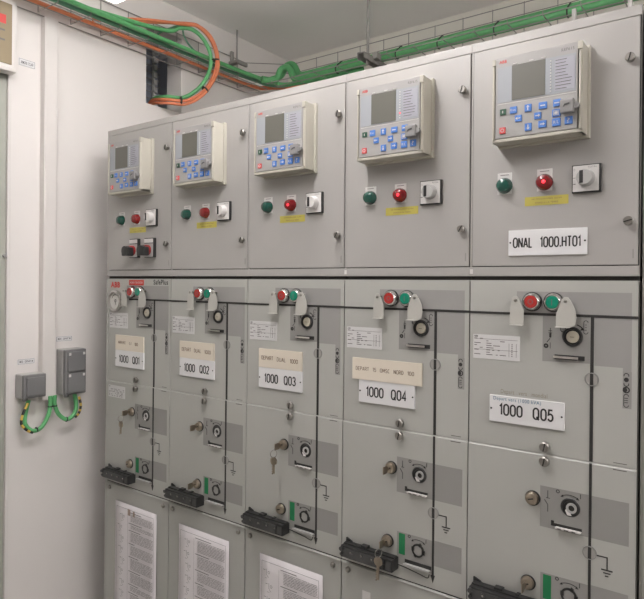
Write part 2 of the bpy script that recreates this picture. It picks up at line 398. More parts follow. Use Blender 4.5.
for k in range(5):
    X0 = k*W
    root = thing('control_cabinet', CTRL[k], 'cabinet', (X0, 0, 1.3400), 'upper control cabinets in a row')
    inner = bpy.data.objects.new('tmp', None)
    # child meshes are written in column coordinates; shift by the root height
    kids = []
    before = set(COL.objects)
    xl = -.0105 if k == 0 else 0
    (B().prism([(xl, 1.3390), (W, 1.3390), (W, ZT), (xl, ZT)], .004, D)
        .box(xl, W, -.001, .006, 1.8170, ZT, .0012)
        .box(xl, W, -.001, .006, 1.3390, 1.3585, .0012)
        .box(xl, .0035, -.0005, .006, 1.3585, 1.8170)).make('cabinet_body', paint, root)
    B().box(.002, W-.001, .0025, .0045, 1.357, 1.819).make('door_gap', seam, root)
    door = part('door', 'udoor', lambda b: b.box(.0045, .3222, -.0015, .004, 1.3602, 1.8158, .0012), paint, root)
    part('hinge_slot', 'uslot', lambda b: b.box(.3135, .3158, -.0021, -.0015, 1.3720, 1.3890), print_grey, door)
    for z, a in ((1.7395, 75), (1.4405, 15 if k in (4,) else 60)):
        s_ = part('latch_screw', 'usc%.3f' % z, lambda b: screw_head(b, .3075, z, .0085, .014, -.0015), steel, door, True)
        part('screw_slot', 'usl%.3f%d' % (z, a), lambda b: slot(b, .3075, z, -.0156, ang=a), seam, s_) if False else None
        B().bar2(.3075-.0075*math.cos(R(a)), z-.0075*math.sin(R(a)), .3075+.0075*math.cos(R(a)), z+.0075*math.sin(R(a)), .0022, -.0153, -.0162).make('screw_slot', seam, door)
    relay(root, k)
    lamp(root, 'green_lamp', 'glamp', .0738, 1.5259, green_lens, label='round green pilot lamp')
    lit = k >= 2
    lamp(root, 'red_lamp', 'rlamp', .1545, 1.5259, red_lit if lit else red_lens, red_led if lit else None, label='round red pilot lamp, lit' if lit else 'round red pilot lamp, unlit')
    sw = part('selector_switch', 'ssw', lambda b: b.box(.2075, .2600, -.0080, -.001, 1.4985, 1.5525, .0015), black_pl, root, label='square selector switch with black rim')
    part('switch_plate', 'swp', lambda b: b.box(.2095, .2565, -.0092, -.0078, 1.5010, 1.5505, .001), white_pl, sw)
    part('switch_knob', 'swk', lambda b: b.lathe((.2335, -.009, 1.5262), (0, -1, 0), [(.0165, 0), (.0160, .004), (.0150, .014), (.0135, .0160), (0, .0162)], 28), sock_light if k > 2 else white_pl, sw, True)
    CACHE.pop('swk', None)
    part('knob_pointer', 'swpt', lambda b: b.box(.2250, .2320, -.0262, -.0240, 1.5150, 1.5390, .001), black_pl, sw)
    part('plate_print', 'swt', lambda b: b.text('TOTAL', .237, .253, 1.5450, 1.5480, -.0095).text('O', .2115, .2140, 1.5410, 1.5450, -.0095).box(.2105, .2145, -.0095, -.0092, 1.527, 1.5280).box(.2105, .2150, -.0095, -.0092, 1.5150, 1.5165), ink_soft, sw)
    yl = part('caution_label', 'yl', lambda b: b.box(.1160, .2003, -.0021, -.0015, 1.4808, 1.4988), yellow, root, label='small yellow caution label')
    part('label_print', 'ylt', lambda b: b.text("NE MANOEUVRER QU'EN", .1300, .1880, 1.4918, 1.4950, -.0024).text("PHASE A LA TERRE", .1370, .1810, 1.4845, 1.4877, -.0024), ink_brown, yl)
    if k == 0:
        for j, (a, b_) in enumerate(((.1290, .1730), (.2060, .2530))):
            bs = B().box(a, b_, -.012, -.001, 1.3985, 1.4610, .0015).make('rotary_isolator', black_pl, root, label='black isolator with red edged rotary handle')
            B().box(a+.002, b_-.003, -.0135, -.0115, 1.4005, 1.4430, .0008).make('isolator_plate', sock_light, bs)
            B().box(a+.002, b_-.003, -.0140, -.0115, 1.4455, 1.4580, .0008).make('label_holder', white_pl, bs)
            cx, cz = (a+b_)/2-.001, 1.4200
            B().lathe((cx-.002, -.013, cz+.002), (0, -1, 0), [(.0165, 0), (.0165, .012), (.015, .016)], 24).make('handle_collar', mat('collar_red', (.30, .02, .02), .45), bs, True)
            B().lathe((cx, -.029, cz), (0, -1, 0), [(.0150, 0), (.0165, .004), (.0155, .018), (0, .019)], 20).box(cx-.017, cx+.0190, -.046, -.024, cz-.0165, cz+.012, .004).make('rotary_handle', black_pl, bs)
    if k == 4:
        np_ = B().box(.0838, .2360, -.0045, -.0014, 1.3810, 1.4328, .0006).make('name_plate', white_br, root, label='white plate reading ONAL 1000.HT01')
        B().strokes('ONAL  1000.HT01', .0945, .2235, 1.3975, 1.4165, -.0048, .0028).make('plate_lettering', ink, np_)
        B().cyl((.0880, -.0044, 1.4075), (0, -1, 0), .0018, .0012, 10).cyl((.2320, -.0044, 1.4075), (0, -1, 0), .0018, .0012, 10).make('plate_rivets', ink, np_)
    if k in (3, 4):
        B().box(.0000, .0065, -.0016, -.0009, 1.3440, 1.3540).make('white_sticker', white_pl, root)
    # move the origin to the cabinet base without moving the meshes
    for o in root.children: o.location.z -= 1.3400

# a plain neighbouring unit at the right edge
nb = thing('side_cabinet', 'plain darker grey cabinet edge at the right border of the photo', 'cabinet', (5*W+.0035, 0, 0))
B().box(0, .40, .006, .60, 0, ZT-.004, .002).make('cabinet_body', paint_side, nb)
B().box(.006, .39, .002, .0065, 1.345, 1.815, .0012).make('door', paint_side, nb)
B().box(.006, .39, .002, .0065, .12, 1.325, .0012).make('door', paint_side, nb)

# ------------------------------------------------------------------ switchgear cabinets (lower row)
SWG = ['lower grey switchgear cabinet at the left end, with round pressure gauge and plate 1000 Q01',
 'lower grey switchgear cabinet with plate 1000 Q02', 'lower grey switchgear cabinet with plate 1000 Q03',
 'lower grey switchgear cabinet with long cream card above plate 1000 Q04',
 'lower grey switchgear cabinet at the right, plate 1000 Q05 with handwriting']
CARDS = [['ARRIVEE', 'G1', '100'], ['DEPART', 'DUAL', '1000'], ['DEPART', 'DUAL', '1000'], None, None]
def flap(b, cx, w, left):
    # pear shaped flap pinned at the top with a small ledge turned out at the foot
    z1 = 1.2985
    if left: pts = [(cx-.007, z1-.004), (cx-.003, z1), (cx+.003, z1), (cx+.008, z1-.006), (cx+.0165, 1.272), (cx+.0170, 1.2400), (cx-.0100, 1.2400), (cx-.0110, 1.268)]
    else: pts = [(cx-.007, z1-.004), (cx-.003, z1), (cx+.004, z1), (cx+.009, z1-.006), (cx+.0175, 1.275), (cx+.0200, 1.2600), (cx+.0175, 1.2450), (cx+.009, 1.2400), (cx-.0175, 1.2400), (cx-.0175, 1.265)]
    b.prism(pts, -.0160, -.0145, .0004)
    xa, xb = (cx-.0100, cx+.0170) if left else (cx-.0175, cx+.008)
    b.box(xa, xb, -.0235, -.0145, 1.2392, 1.2408, .0003)
def edge_panel(b, x0, x1, y0, y1, z0, z1, c):    # slab with a sloping top front edge
    t = bmesh.new(); P = [(y1, z0), (y0, z0), (y0, z1-c), (y0+c, z1), (y1, z1)]
    L = [[t.verts.new((x, y, z)) for y, z in P] for x in (x0, x1)]
    for i in range(5): t.faces.new((L[0][i], L[0][(i+1) % 5], L[1][(i+1) % 5], L[1][i]))
    t.faces.new(L[0]); t.faces.new(L[1][::-1]); bmesh.ops.recalc_face_normals(t, faces=t.faces); b.merge(t)
    return b
def printer(b, seed, x0, x1, z0, z1, y, rows):
    random.seed(seed)
    h = (z1-z0)/rows
    for i in range(rows):
        z = z1-(i+.5)*h; x = x0
        while x < x1-.003:
            l = random.uniform(.004, .016)
            if random.random() < .72: b.box(x, min(x+l, x1), y-.0003, y, z-h*.16, z+h*.16)
            x += l+random.uniform(.003, .010)
for k in range(5):
    X0 = k*W
    root = thing('switchgear_cabinet', SWG[k], 'cabinet', (X0, 0, 0), 'lower switchgear cabinets in a row')
    xl = -.0105 if k == 0 else 0
    B().box(xl, W, .0035, .70, .08, 1.3310).box(xl+.01, W-.002, .04, .68, 0, .08).make('cabinet_body', paint_side if k else paint_side, root)
    if k == 0: B().box(-.0105, -.0010, -.0015, .0036, .08, 1.3300, .001).make('corner_post', paint2, root)
    B().box(.0, W, .0031, .0036, .10, 1.328).make('panel_gap', seam, root)
    B().box(xl+.004, W, .006, .05, 1.3310, 1.3392).make('top_gap', seam, root)
    part('upper_panel', 'up', lambda b: b.box(.0012, .3238, -.0005, .0031, .9850, 1.3302, .0009), paint2, root)
    part('lower_panel', 'lp', lambda b: edge_panel(b, .0012, .3238, -.0022, .0031, .6440, .9842, .0026), paint2, root)
    cv = part('cable_cover', 'cc', lambda b: edge_panel(b.box(.0015, .3235, -.0030, .0031, .1200, .6375, .0015), .0008, .3240, -.0062, -.001, .6376, .6410, .0024), paint2, root)
    part('plinth', 'pl', lambda b: b.box(.0, .325, .0, .0031, .0801, .1180, .001), paint_side, root)
    for j, (x, z) in enumerate(((.0205, .6228), (.3005, .6215), (.0205, .15), (.3005, .15))):
        part('cover_bolt', 'cb%d' % j, lambda b: b.lathe((x, -.003, z), (0, -1, 0), [(.0070, 0), (.0070, .003), (.005, .006), (0, .0065)], 6 if 0 else 16), steel, cv, True)
    # printed panels
    UY = -.0005
    pr = part('printed_band', 'pb', lambda b: b.prism([(.1013, 1.2653), (.3135, 1.2653), (.3135, 1.3082), (.1013, 1.3082)], UY-.0002, UY), print_lgrey, root, label='darker grey printed band')
    part('printed_field', 'pf', lambda b: b.prism([(.2500, 1.1690), (.2995, 1.1690), (.2995, 1.0950), (.3140, 1.0950), (.3140, 1.2606), (.2500, 1.2606)], UY-.0002, UY), print_lgrey, root)
    part('printed_field', 'pk', lambda b: b.prism([(.1535, 1.1700), (.2422, 1.1720), (.2422, 1.2600), (.1535, 1.2600)], UY-.0002, UY), print_grey, root)
    LY = -.0022
    part('printed_field', 'p3', lambda b: b.box(.1525, .2430, LY-.0002, LY, .8410, .9222).box(.2485, .3128, LY-.0002, LY, .8412, .9215), print_grey, root)
    part('printed_field', 'p4', lambda b: b.box(.1545, .2430, LY-.0002, LY, .6760, .7500).box(.2485, .3128, LY-.0002, LY, .6955, .7518), print_grey, root)
    # mimic diagram
    def mimic(b):
        if k: b.box(0, .0935, UY-.0012, UY, 1.2602, 1.2650)
        b.box(.1150, .3250, UY-.0012, UY, 1.2604, 1.2655)
        if not k: b.box(.075, .098, UY-.0012, UY, 1.2602, 1.2650)
        b.box(.2430, .2490, UY-.0012, UY, .9860, 1.2604)
        b.box(.2435, .2483, LY-.0012, LY, .6740, .9830)
        b.prism([(.2405, .6740), (.2510, .6740), (.2460, .6570)], LY, LY-.0012)
    part('mimic_line', 'mm%d' % bool(k), mimic, ink, root, label='black mimic diagram line')
    def earth(b):
        y0, y1 = LY, LY-.0006
        b.box(.2580, .2775, y1, y0, .8100, .8122).box(.2755, .2777, y1, y0, .7890, .8122)
        b.box(.2665, .2862, y1, y0, .7862, .7886).box(.2700, .2826, y1, y0, .7808, .7828).box(.2730, .2790, y1, y0, .7752, .7772)
    part('earth_symbol', 'es', earth, ink, root)
    for key, z, yy in (('i1', 1.1426, UY), ('i2', .8128, LY)):
        o = part('indicator_ring', key, lambda b: b.ring(.2458, z, .0112, .0128, yy, yy-.0024), print_grey, root, True)
        part('indicator_window', key+'w', lambda b: b.cyl((.2458, yy-.0003, z), (0, -1, 0), .0108, .0014, 20), mat('indicator_grey', (.40, .39, .365), .15, coat=.5), o)
        part('indicator_bar', key+'b', lambda b: b.box(.2430, .2490, yy-.0022, yy-.0012, z-.0112, z+.0112), ink, o)
    # push buttons
    for nm, x, m, sx in (('open_button', .1330, red_btn, 'O'), ('close_button', .1745, green_btn, 'I')):
        bb = part(nm, nm, lambda b: b.lathe((x, -.010, 1.2878), (0, -1, 0), [(.0125, 0), (.0125, .0035), (.0115, .005), (0, .0055)], 24), m, root, True, label='red round push button' if m is red_btn else 'green round push button')
        part('button_bezel', nm+'b', lambda b: b.lathe((x, -.0005, 1.2878), (0, -1, 0), [(.0182, 0), (.0182, .006), (.0160, .0115), (.0142, .0135), (.0132, .0135), (.0130, .009)], 28), chrome, bb, True, 'chrome ring')
        part('button_ring', nm+'c', lambda b: b.lathe((x, -.0003, 1.2878), (0, -1, 0), [(.0195, 0), (.0195, .004)], 28), black_pl, bb, True)
        part('button_mark', nm+'m', (lambda b: b.ring(x, 1.2878, .0040, .0052, -.0154, -.0158, n=18)) if sx == 'O' else (lambda b: b.box(x-.0007, x+.0007, -.0158, -.0150, 1.2820, 1.2936)), mat('button_mark', (.12, .03, .02) if sx == 'O' else (0, .05, .04), .5) if 0 else ink_soft, bb)
    for j, (cx, left) in enumerate(((.1035, True), (.2005, False))):
        fl = part('padlock_flap', 'fl%d' % j, lambda b: flap(b, cx, .03, left), mat('flap_paint', (.50, .49, .45), .4), root, label='pale pear-shaped metal flap')
        part('flap_pin', 'flp%d' % j, lambda b: b.lathe((cx, -.0005, 1.2905), (0, -1, 0), [(.0035, 0), (.0035, .0165), (.002, .0175), (0, .0177)], 12), steel, fl, True)
    # rating plate
    rp = part('rating_plate', 'rp', lambda b: b.box(.0090, .1085, UY-.0006, UY, 1.1650, 1.2160, .0003), mat('rating_silver', (.68, .675, .67), .4), root, label='silver rating plate with small print')
    def rprint(b):
        printer(b, 3, .0115, .030, 1.172, 1.210, UY-.0006, 8)
        printer(b, 5, .038, .080, 1.172, 1.210, UY-.0006, 8)
        for z in (1.2065, 1.1845): b.box(.0115, .104, UY-.0009, UY-.0006, z, z+.0007)
        b.box(.086, .0866, UY-.0009, UY-.0006, 1.172, 1.200).box(.101, .1016, UY-.0009, UY-.0006, 1.172, 1.200)
        for i in range(7): b.box(.0915, .0935, UY-.0009, UY-.0006, 1.173+i*.004, 1.1752+i*.004)
    part('plate_print', 'rpp', rprint, ink_soft, rp)
    part('plate_logo', 'rpl', lambda b: b.text('ABB', .0110, .0195, 1.2105, 1.2140, UY-.0010, bold=.03), ink, rp)
    if k == 0:
        r2 = B().box(.0070, .0990, LY-.0006, LY, .9300, .9700, .0003).make('rating_plate', MATS['rating_silver'], root, label='smaller silver rating plate')
        b = B(); printer(b, 8, .010, .095, .933, .960, LY-.0006, 6); b.text('ABB', .0095, .018, .9640, .9675, LY-.001, bold=.03); b.make('plate_print', ink_soft, r2)
    # operating knob with black ring, upper
    def k1(b):
        b.lathe((.2103, UY, 1.2215), (0, -1, 0), [(.0192, 0), (.0192, .002), (.0178, .0045), (.0150, .0045), (.0140, .0005)], 32)
    kn = part('spring_indicator', 'k1', k1, black_pl, root, True, 'black ringed round hub')
    part('hub', 'k1h', lambda b: b.lathe((.2110, UY, 1.2215), (0, -1, 0), [(.0118, 0), (.0118, .0035), (.0105, .0050), (.004, .0058), (0, .0058)], 28), mat('hub_ivory', (.50, .46, .37), .35), kn, True, 'ivory centre')
    part('hub_mark', 'k1m', lambda b: b.box(.2068, .2148, UY-.0064, UY-.0056, 1.2208, 1.2220), ink_soft, kn)
    def k1print(b):
        y0, y1 = UY-.0002, UY-.0006
        b.ring(.2103, 1.2215, .0240, .0258, y0, y1, 40, 72, 8)
        b.prism([(.2275, 1.2400), (.2330, 1.2350), (.2240, 1.2345)], y0, y1)
        # capsule outlines and line symbol
        b.ring(.1925, 1.2350, .0042, .0056, y0, y1, 150, 400, 14)
        for zc, a0 in ((1.2500, 0), (1.2320, 180)): b.ring(.2345, zc, .0032, .0044, y0, y1, a0, a0+180, 10)
        b.box(.2302, .2313, y1, y0, 1.232, 1.250).box(.2332, .2358, y1, y0, 1.2350, 1.2362).box(.2332, .2358, y1, y0, 1.2400, 1.2412).box(.2332, .2358, y1, y0, 1.2450, 1.2462)
        b.box(.1680, .1690, y1, y0, 1.2170, 1.2370).bar2(.1680, 1.2160, .1620, 1.2080, .0014, y0, y1)
        b.bar2(.1650, 1.2270, .1720, 1.2270, .0012, y0, y1).bar2(.1650, 1.2310, .1720, 1.2310, .0012, y0, y1).box(.1665, .1705, y1, y0, 1.2180, 1.2260)
        b.ring(.1605, 1.2010, .0000+.0012, .0048, y0, y1, n=16).box(.1680, .1690, y1, y0, 1.1960, 1.2080)
    part('printed_symbols', 'k1p', k1print, ink, root)
    hd = part('lever_slot', 'hs', lambda b: b.box(.1770, .2330, UY-.0012, UY, 1.1762, 1.1852, .0004), black_pl, root)
    part('lever_lip', 'hsl', lambda b: b.box(.1765, .2230, UY-.0075, UY-.0008, 1.1785, 1.1808, .0006).box(.1765, .2230, UY-.0080, UY-.0066, 1.1785, 1.1835, .0006), chrome, hd)
    # captive screws
    for j, (z, yy) in enumerate(((1.0010, UY), (.9690+.0035, LY))):
        s_ = part('captive_screw', 'cs%d' % j, lambda b: screw_head(b, .1620, z, .0098, .013, yy), steel, root, True)
        part('screw_slot', 'css%d' % j, lambda b: slot(b, .1620, z, yy-.0128, .016, .0024, 78), seam, s_)
    # name plates
    y0 = UY
    npl = part('name_plate', 'npl', lambda b: b.box(.0475, .1975, y0-.0045, y0, 1.0372, 1.0915 if k != 9 else 1.09, .0005), white_br, root, label='white engraved plate reading 1000 Q0%d' % (k+1))
    npl['label'] = 'white engraved plate reading 1000 Q0%d' % (k+1)
    B().strokes('1000  Q0%d' % (k+1), .0700, .1760, 1.0530, 1.0745, y0-.0048, .0034).make('plate_lettering', ink, npl)
    part('plate_rivets', 'npr', lambda b: b.cyl((.0515, y0-.0042, 1.0640), (0, -1, 0), .0019, .0014, 10).cyl((.1930, y0-.0042, 1.0640), (0, -1, 0), .0019, .0014, 10), ink, npl)
    if CARDS[k]:
        cd_ = B().box(.0470, .1965, y0-.0045, y0, 1.0920, 1.1425, .0005).make('name_card', cream_pl, root, label='cream card above the engraved plate')
        t = CARDS[k]
        b = B()
        if k == 0: b.strokes(t[0], .063, .103, 1.114, 1.122, y0-.0048, .0011).strokes(t[1], .123, .134, 1.113, 1.121, y0-.0048, .0011).strokes(t[2], .152, .168, 1.112, 1.121, y0-.0048, .0014)
        else: b.strokes(t[0], .058, .098, 1.113, 1.123, y0-.0048, .0013).strokes(t[1], .113, .142, 1.112, 1.122, y0-.0048, .0013).strokes(t[2], .158, .183, 1.111, 1.121, y0-.0048, .0015)
        b.make('card_lettering', ink_brown, cd_)
    if k == 3:
        cd_ = B().box(.0293, .2157, y0-.0060, y0-.0012, 1.0908, 1.1425, .0005).make('name_card', cream_pl, root, label='long cream card above the engraved plate')
        B().strokes('DEPART  15  OMSC  NORD  100', .0400, .1960, 1.1130, 1.1215, y0-.0063, .0011).make('card_lettering', ink_brown, cd_)
    if k == 4:
        B().text('Depart vers (1000 kVA)', .0560, .1530, 1.0800, 1.0895, y0-.0048).make('handwriting', ink_blue, npl)
        B().text('Depart   vers   mondial', .0700, .1640, 1.0935, 1.1050, y0-.0004).make('pencil_note', pencil, root)
    # side capsules on the right strip
    def caps(b):
        ya, yb = UY-.0002, UY-.0006; x = .3056
        b.ring(x, 1.1555, .0033, .0048, ya, yb, -20, 200, 12)
        b.cyl((x, ya, 1.1478), (0, -1, 0), .0042, .0004, 14)
        b.ring(x, 1.1400, .0033, .0048, ya, yb, 160, 380, 12)
        b.ring(x, 1.1290, .0038, .0062, ya, yb, n=18).cyl((x-.002, ya, 1.1290), (0, -1, 0), .0040, .0004, 14)
        b.ring(x, 1.1170, .0033, .0046, ya, yb, 0, 180, 12).ring(x, 1.1010, .0033, .0046, ya, yb, 180, 360, 12)
        for z in (1.105, 1.109, 1.113): b.box(x-.003, x+.003, yb, ya, z, z+.0012)
        b.box(x-.0046, x-.0034, yb, ya, 1.101, 1.117)
    part('printed_capsules', 'caps', caps, ink, root)
    part('printed_strip', 'capb', lambda b: b.box(.2995, .3145, UY-.0004, UY-.0001, 1.0945, 1.1625), print_grey, root)
    part('small_print', 'smp', lambda b: b.box(.2850, .3080, UY-.0003, UY, .9905, .9920).box(.2850, .3080, LY-.0003, LY, .9780, .9798), ink_soft, root)
    # lower operating positions
    def lower(kz, z, yy=LY):
        def ring_(b):
            if kz == 'a': b.lathe((.2100, yy, z), (0, -1, 0), [(.0182, 0), (.0182, .0005), (.0165, .0022), (.0125, .0022), (.0120, .0004)], 28)
            else: b.ring(.2090, z, .0110, .0150, yy, yy-.0025).box(.2190, .2260, yy-.0025, yy, z-.006, z+.003).box(.1935, .2000, yy-.0025, yy, z-.002, z+.0060).bar2(.2120, z+.010, .2160, z+.016, .006, yy, yy-.0025).bar2(.205, z-.010, .201, z-.015, .006, yy, yy-.0025)
        r_ = part('drive_socket', 'ds'+kz, ring_, black_pl, root, True, 'round black drive socket')
        if kz == 'a':
            part('socket_core', 'dsc', lambda b: b.ring(.2125, z-.0005, .0058, .0098, yy-.0005, yy-.0040), sock_light, r_)
            part('socket_hole', 'dsh', lambda b: b.cyl((.2125, yy-.0004, z-.0005), (0, -1, 0), .0058, .0012, 16), seam, r_)
            part('socket_pointer', 'dsp', lambda b: b.prism([(.2010, z-.0060), (.2050, z-.0035), (.2130, z-.0150), (.2050, z-.0150)], yy-.0008, yy-.0034), white_pl, r_)
        else:
            part('socket_core', 'dsd', lambda b: b.cyl((.2090, yy-.0002, z), (0, -1, 0), .0110, .0016, 20), print_grey, r_)
        def pr_(b):
            ya, yb = yy-.0002, yy-.0007; dz = z-.8905 if kz == 'a' else z-.7190
            zt = z+.0265
            b.ring(.1865, zt, .0022, .0036, ya, yb, n=14)
            b.box(.2278, .2290, yb, ya, zt-.006, zt+.003)
            b.ring(.2090, z-.006, .0290, .0302, ya, yb, 60, 120, 12)
            b.prism([(.2230, z+.0220), (.2265, z+.0170), (.2205, z+.0180)], ya, yb)
            b.prism([(.1950, z+.0222), (.1915, z+.0172), (.1975, z+.0180)], ya, yb)
            if kz == 'a':
                b.box(.1668, .1680, yb, ya, .900, .9150).box(.1640, .1715, yb, ya, .8995, .9006).bar2(.1610, .8960, .1675, .8870, .0013, ya, yb).box(.1670, .1682, yb, ya, .8730, .8870)
        part('printed_symbols', 'lps'+kz, pr_, ink, root)
    lower('a', .8905); lower('b', .7190)
    ls = part('lever_slot', 'hs2', lambda b: b.box(.1750, .2315, LY-.0008, LY, .8475, .8535, .0003).box(.1740, .1800, LY-.0010, LY, .8475, .8580, .0003), black_pl, root)
    def lever(b, z, y):
        b.box(.1840, .2310, y-.0100, y-.0006, z-.0022, z-.0006, .0004)
        b.box(.1840, .2310, y-.0112, y-.0096, z-.0022, z+.0012, .0004)
    part('lever_lip', 'hl2', lambda b: lever(b, .8490, LY), white_pl, ls)
    part('lip_holes', 'hl3', lambda b: b.box(.1890, .1960, LY-.0118, LY-.0110, .8474, .8484).box(.2010, .2090, LY-.0118, LY-.0110, .8474, .8484).box(.2150, .2220, LY-.0118, LY-.0110, .8474, .8484), seam, ls)
    ls = part('lever_slot', 'hs3', lambda b: b.box(.1755, .2420, LY-.0008, LY, .6825, .6915, .0003), black_pl, root)
    part('lever_lip', 'hl4', lambda b: b.prism([(.1770, .6812), (.2400, .6812), (.2400, .6835), (.1770, .6835)], LY-.011, LY-.0006, .0004).box(.1770, .2400, LY-.0125, LY-.0105, .6812, .6860, .0004), sock_light, ls)
    part('green_sticker', 'gst', lambda b: b.box(.1600, .1755, LY-.0008, LY-.0001, .6995, .7472), green_lab, root, label='vertical green sticker')
    # cylinder locks
    for j, (x, z) in enumerate(((.1375, .8940), (.1300, .7220))):
        lc = part('cylinder_lock', 'cl%d' % j, lambda b: b.lathe((x, LY, z), (0, -1, 0), [(.0135, 0), (.0135, .004), (.0120, .006), (.0118, .010), (.0085, .0125), (0, .0125)], 24), brass, root, True, 'nickel cylinder lock')
        part('lock_collar', 'clc%d' % j, lambda b: b.lathe((x+.001, LY-.0001, z), (0, -1, 0), [(.0150, 0), (.0150, .0025)], 24), black_pl, lc, True)
        part('keyway', 'clk%d' % j, lambda b: b.bar2(x-.005, z-.001, x+.005, z+.002, .0022, LY-.0124, LY-.0131), seam, lc)
    if k == 0:
        g = B().lathe((.0460, UY, 1.2560), (0, -1, 0), [(.0355, 0), (.0355, .010), (.0310, .013), (.0290, .013), (.0290, .004)], 36).make('pressure_gauge', chrome, root, True, label='round chrome-rimmed pressure gauge')
        B().cyl((.0460, UY-.002, 1.2560), (0, -1, 0), .0292, .0030, 30).make('gauge_dial', mat('dial_light', (.60, .59, .56), .3, coat=.5), g)
        B().bar2(.046, 1.243, .050, 1.262, .0016, UY-.005, UY-.0056).ring(.046, 1.256, .0035, .0050, UY-.005, UY-.0056, n=14).ring(.046, 1.256, .020, .0215, UY-.005, UY-.0055, 20, 160, 14).make('gauge_needle', ink, g)
        B().cyl((.0035, UY, 1.2570), (0, -1, 0), .0028, .002, 10).make('mounting_screw', ink, root)
        B().text('ABB', .0130, .0650, 1.3005, 1.3200, UY-.0004, bold=.045).make('logo_lettering', red_ink, root, label='red ABB lettering')
        rs = B().box(.1140, .1910, UY-.0008, UY, 1.3095, 1.3268).make('red_sign', red_ink, root, label='small red label with white letters')
        B().text('HORS TENSION', .1200, .1850, 1.3150, 1.3215, UY-.0012, bold=.01).make('sign_lettering', white_pl, rs)
        B().text('SafePlus', .2400, .3110, 1.3120, 1.3280, UY-.0004, bold=.02).make('model_lettering', ink, root)
    # long black voltage detection block
    def vb(b):
        b.box(.0115, .1530, -.032, -.0022, .6620, .6900, .0015)
        b.box(.0130, .1520, -.022, -.006, .6895, .6930, .001)
        b.prism([(.0110, .690), (.0300, .690), (.0270, .6945), (.0130, .7000), (.0110, .7000)], -.008, -.0045)
        b.box(.060, .078, -.0200, -.006, .6920, .6975, .001); b.box(.104, .112, -.018, -.006, .6920, .6960, .001)
    v = part('terminal_block', 'vb', vb, black_pl, root, label='long black plastic terminal block'); v.location = (.006, 0, .002)
    part('block_front', 'vbf', lambda b: b.box(.0170, .1300, -.0335, -.0315, .6640, .6860, .001), dark_pl, v)
    for j in range(4):
        x = .0420+j*.0290
        part('test_socket', 'ts%d' % j, lambda b: b.lathe((x, -.0335, .6790), (0, -1, 0), [(.0048, 0), (.0048, .0018), (.0030, .002), (.0030, .0005)], 14), dark_pl, v, True)
        part('test_pin', 'tp%d' % j, lambda b: b.cyl((x, -.0330, .6790), (0, -1, 0), .0022, .0022, 10), chrome, v)
    part('end_knob', 'vbe', lambda b: b.cyl((.0150, -.030, .6830), (0, -1, 0), .0050, .008, 12), dark_pl, v)
    part('end_knob', 'vbe2', lambda b: b.cyl((.0150, -.030, .6700), (0, -1, 0), .0040, .006, 12), dark_pl, v)
    part('end_cap', 'vbe3', lambda b: b.box(.1360, .1500, -.0335, -.031, .6660, .6850, .001), dark_pl, v)

# wire from block to slot on Q03/Q04
for k in (2, 3):
    o = B().tube([(k*W+.153, -.006, .676), (k*W+.180, -.006, .6735), (k*W+.215, -.008, .670), (k*W+.236, -.010, .668), (k*W+.240, -.008, .676)], .0011, 6).make('seal_wire', tie_m, None, True)
    tag(o, 'thin black wire beside the black block of Q0%d' % (k+1), 'wire', 'thin black wires below the slots')

# ------------------------------------------------------------------ keys
def key_in_lock(x, z, label, ang=0, tilt=0):
    """a key sitting in a lock, bow sticking out towards the viewer"""
    b = B()
    b.box(x-.0012, x+.0012, -.022, -.0145, z-.0035, z+.0035, .0004)
    t = bmesh.new()
    o = Vector((x, -.034, z))
    b.prism([(0, 0)]*0 or [(x-.0012, z-.0085), (x+.0012, z-.0085), (x+.0012, z+.0085), (x-.0012, z+.0085)], -.022, -.040, .0008)
    ob = b.make('key', brass, None, True)
    return tag(ob, label, 'key', 'keys in the cylinder locks')
def hanging_key(x, y, z, L, label, ang=0):
    root = thing('hanging_key', label, 'key', (x, y, z), 'keys hanging from locks')
    n = 22
    pts = [(.010*math.sin(2*math.pi*i/n)*.4, .008*math.sin(2*math.pi*i/n), -.008+.010*math.cos(2*math.pi*i/n)) for i in range(n+1)]
    B().tube(pts, .0010, 6, smooth=False).make('key_ring', steel, root, True)
    B().lathe((0, -.001, -.027), (0, 1, 0), [(.0045, 0), (.0110, 0), (.0110, .0022), (.0045, .0022), (.0045, 0)], 20).make('key_bow', brass, root, True)
    b = B().box(-.0035, .0035, -.0011, .0011, -.027-L, -.036, .0004)
    for i in range(4): b.box(-.0055, -.003, -.0010, .0010, -.030-L+i*.006, -.0272-L+i*.006)
    b.make('key_blade', brass, root)
    root.rotation_euler = (0, R(ang), 0)
    return root
key_in_lock(.1375, .8940, 'nickel key in the upper lock under plate 1000 Q01')
hanging_key(.1375, -.044, .8860, .030, 'key hanging on a ring under plate 1000 Q01', 2)
key_in_lock(W+.1375, .8940, 'key in the upper lock under plate 1000 Q02, nothing hanging')
key_in_lock(W+.1300, .7220, 'key in the lower lock above the black block of the Q02 column')
key_in_lock(2*W+.1375, .8940, 'nickel key in the upper lock under plate 1000 Q03')
hanging_key(2*W+.1375, -.044, .8860, .032, 'key hanging from the upper lock under plate 1000 Q03', 0)
key_in_lock(3*W+.1375, .8940, 'key in the upper lock under plate 1000 Q04')
key_in_lock(3*W+.1300, .7220, 'key in the lower lock above the black block of the Q04 column')
hanging_key(3*W+.1300, -.044, .7140, .042, 'key hanging in front of the black block of the Q04 column', 1)
key_in_lock(4*W+.1300, .7220, 'key in the lowest lock at the right, column Q05')

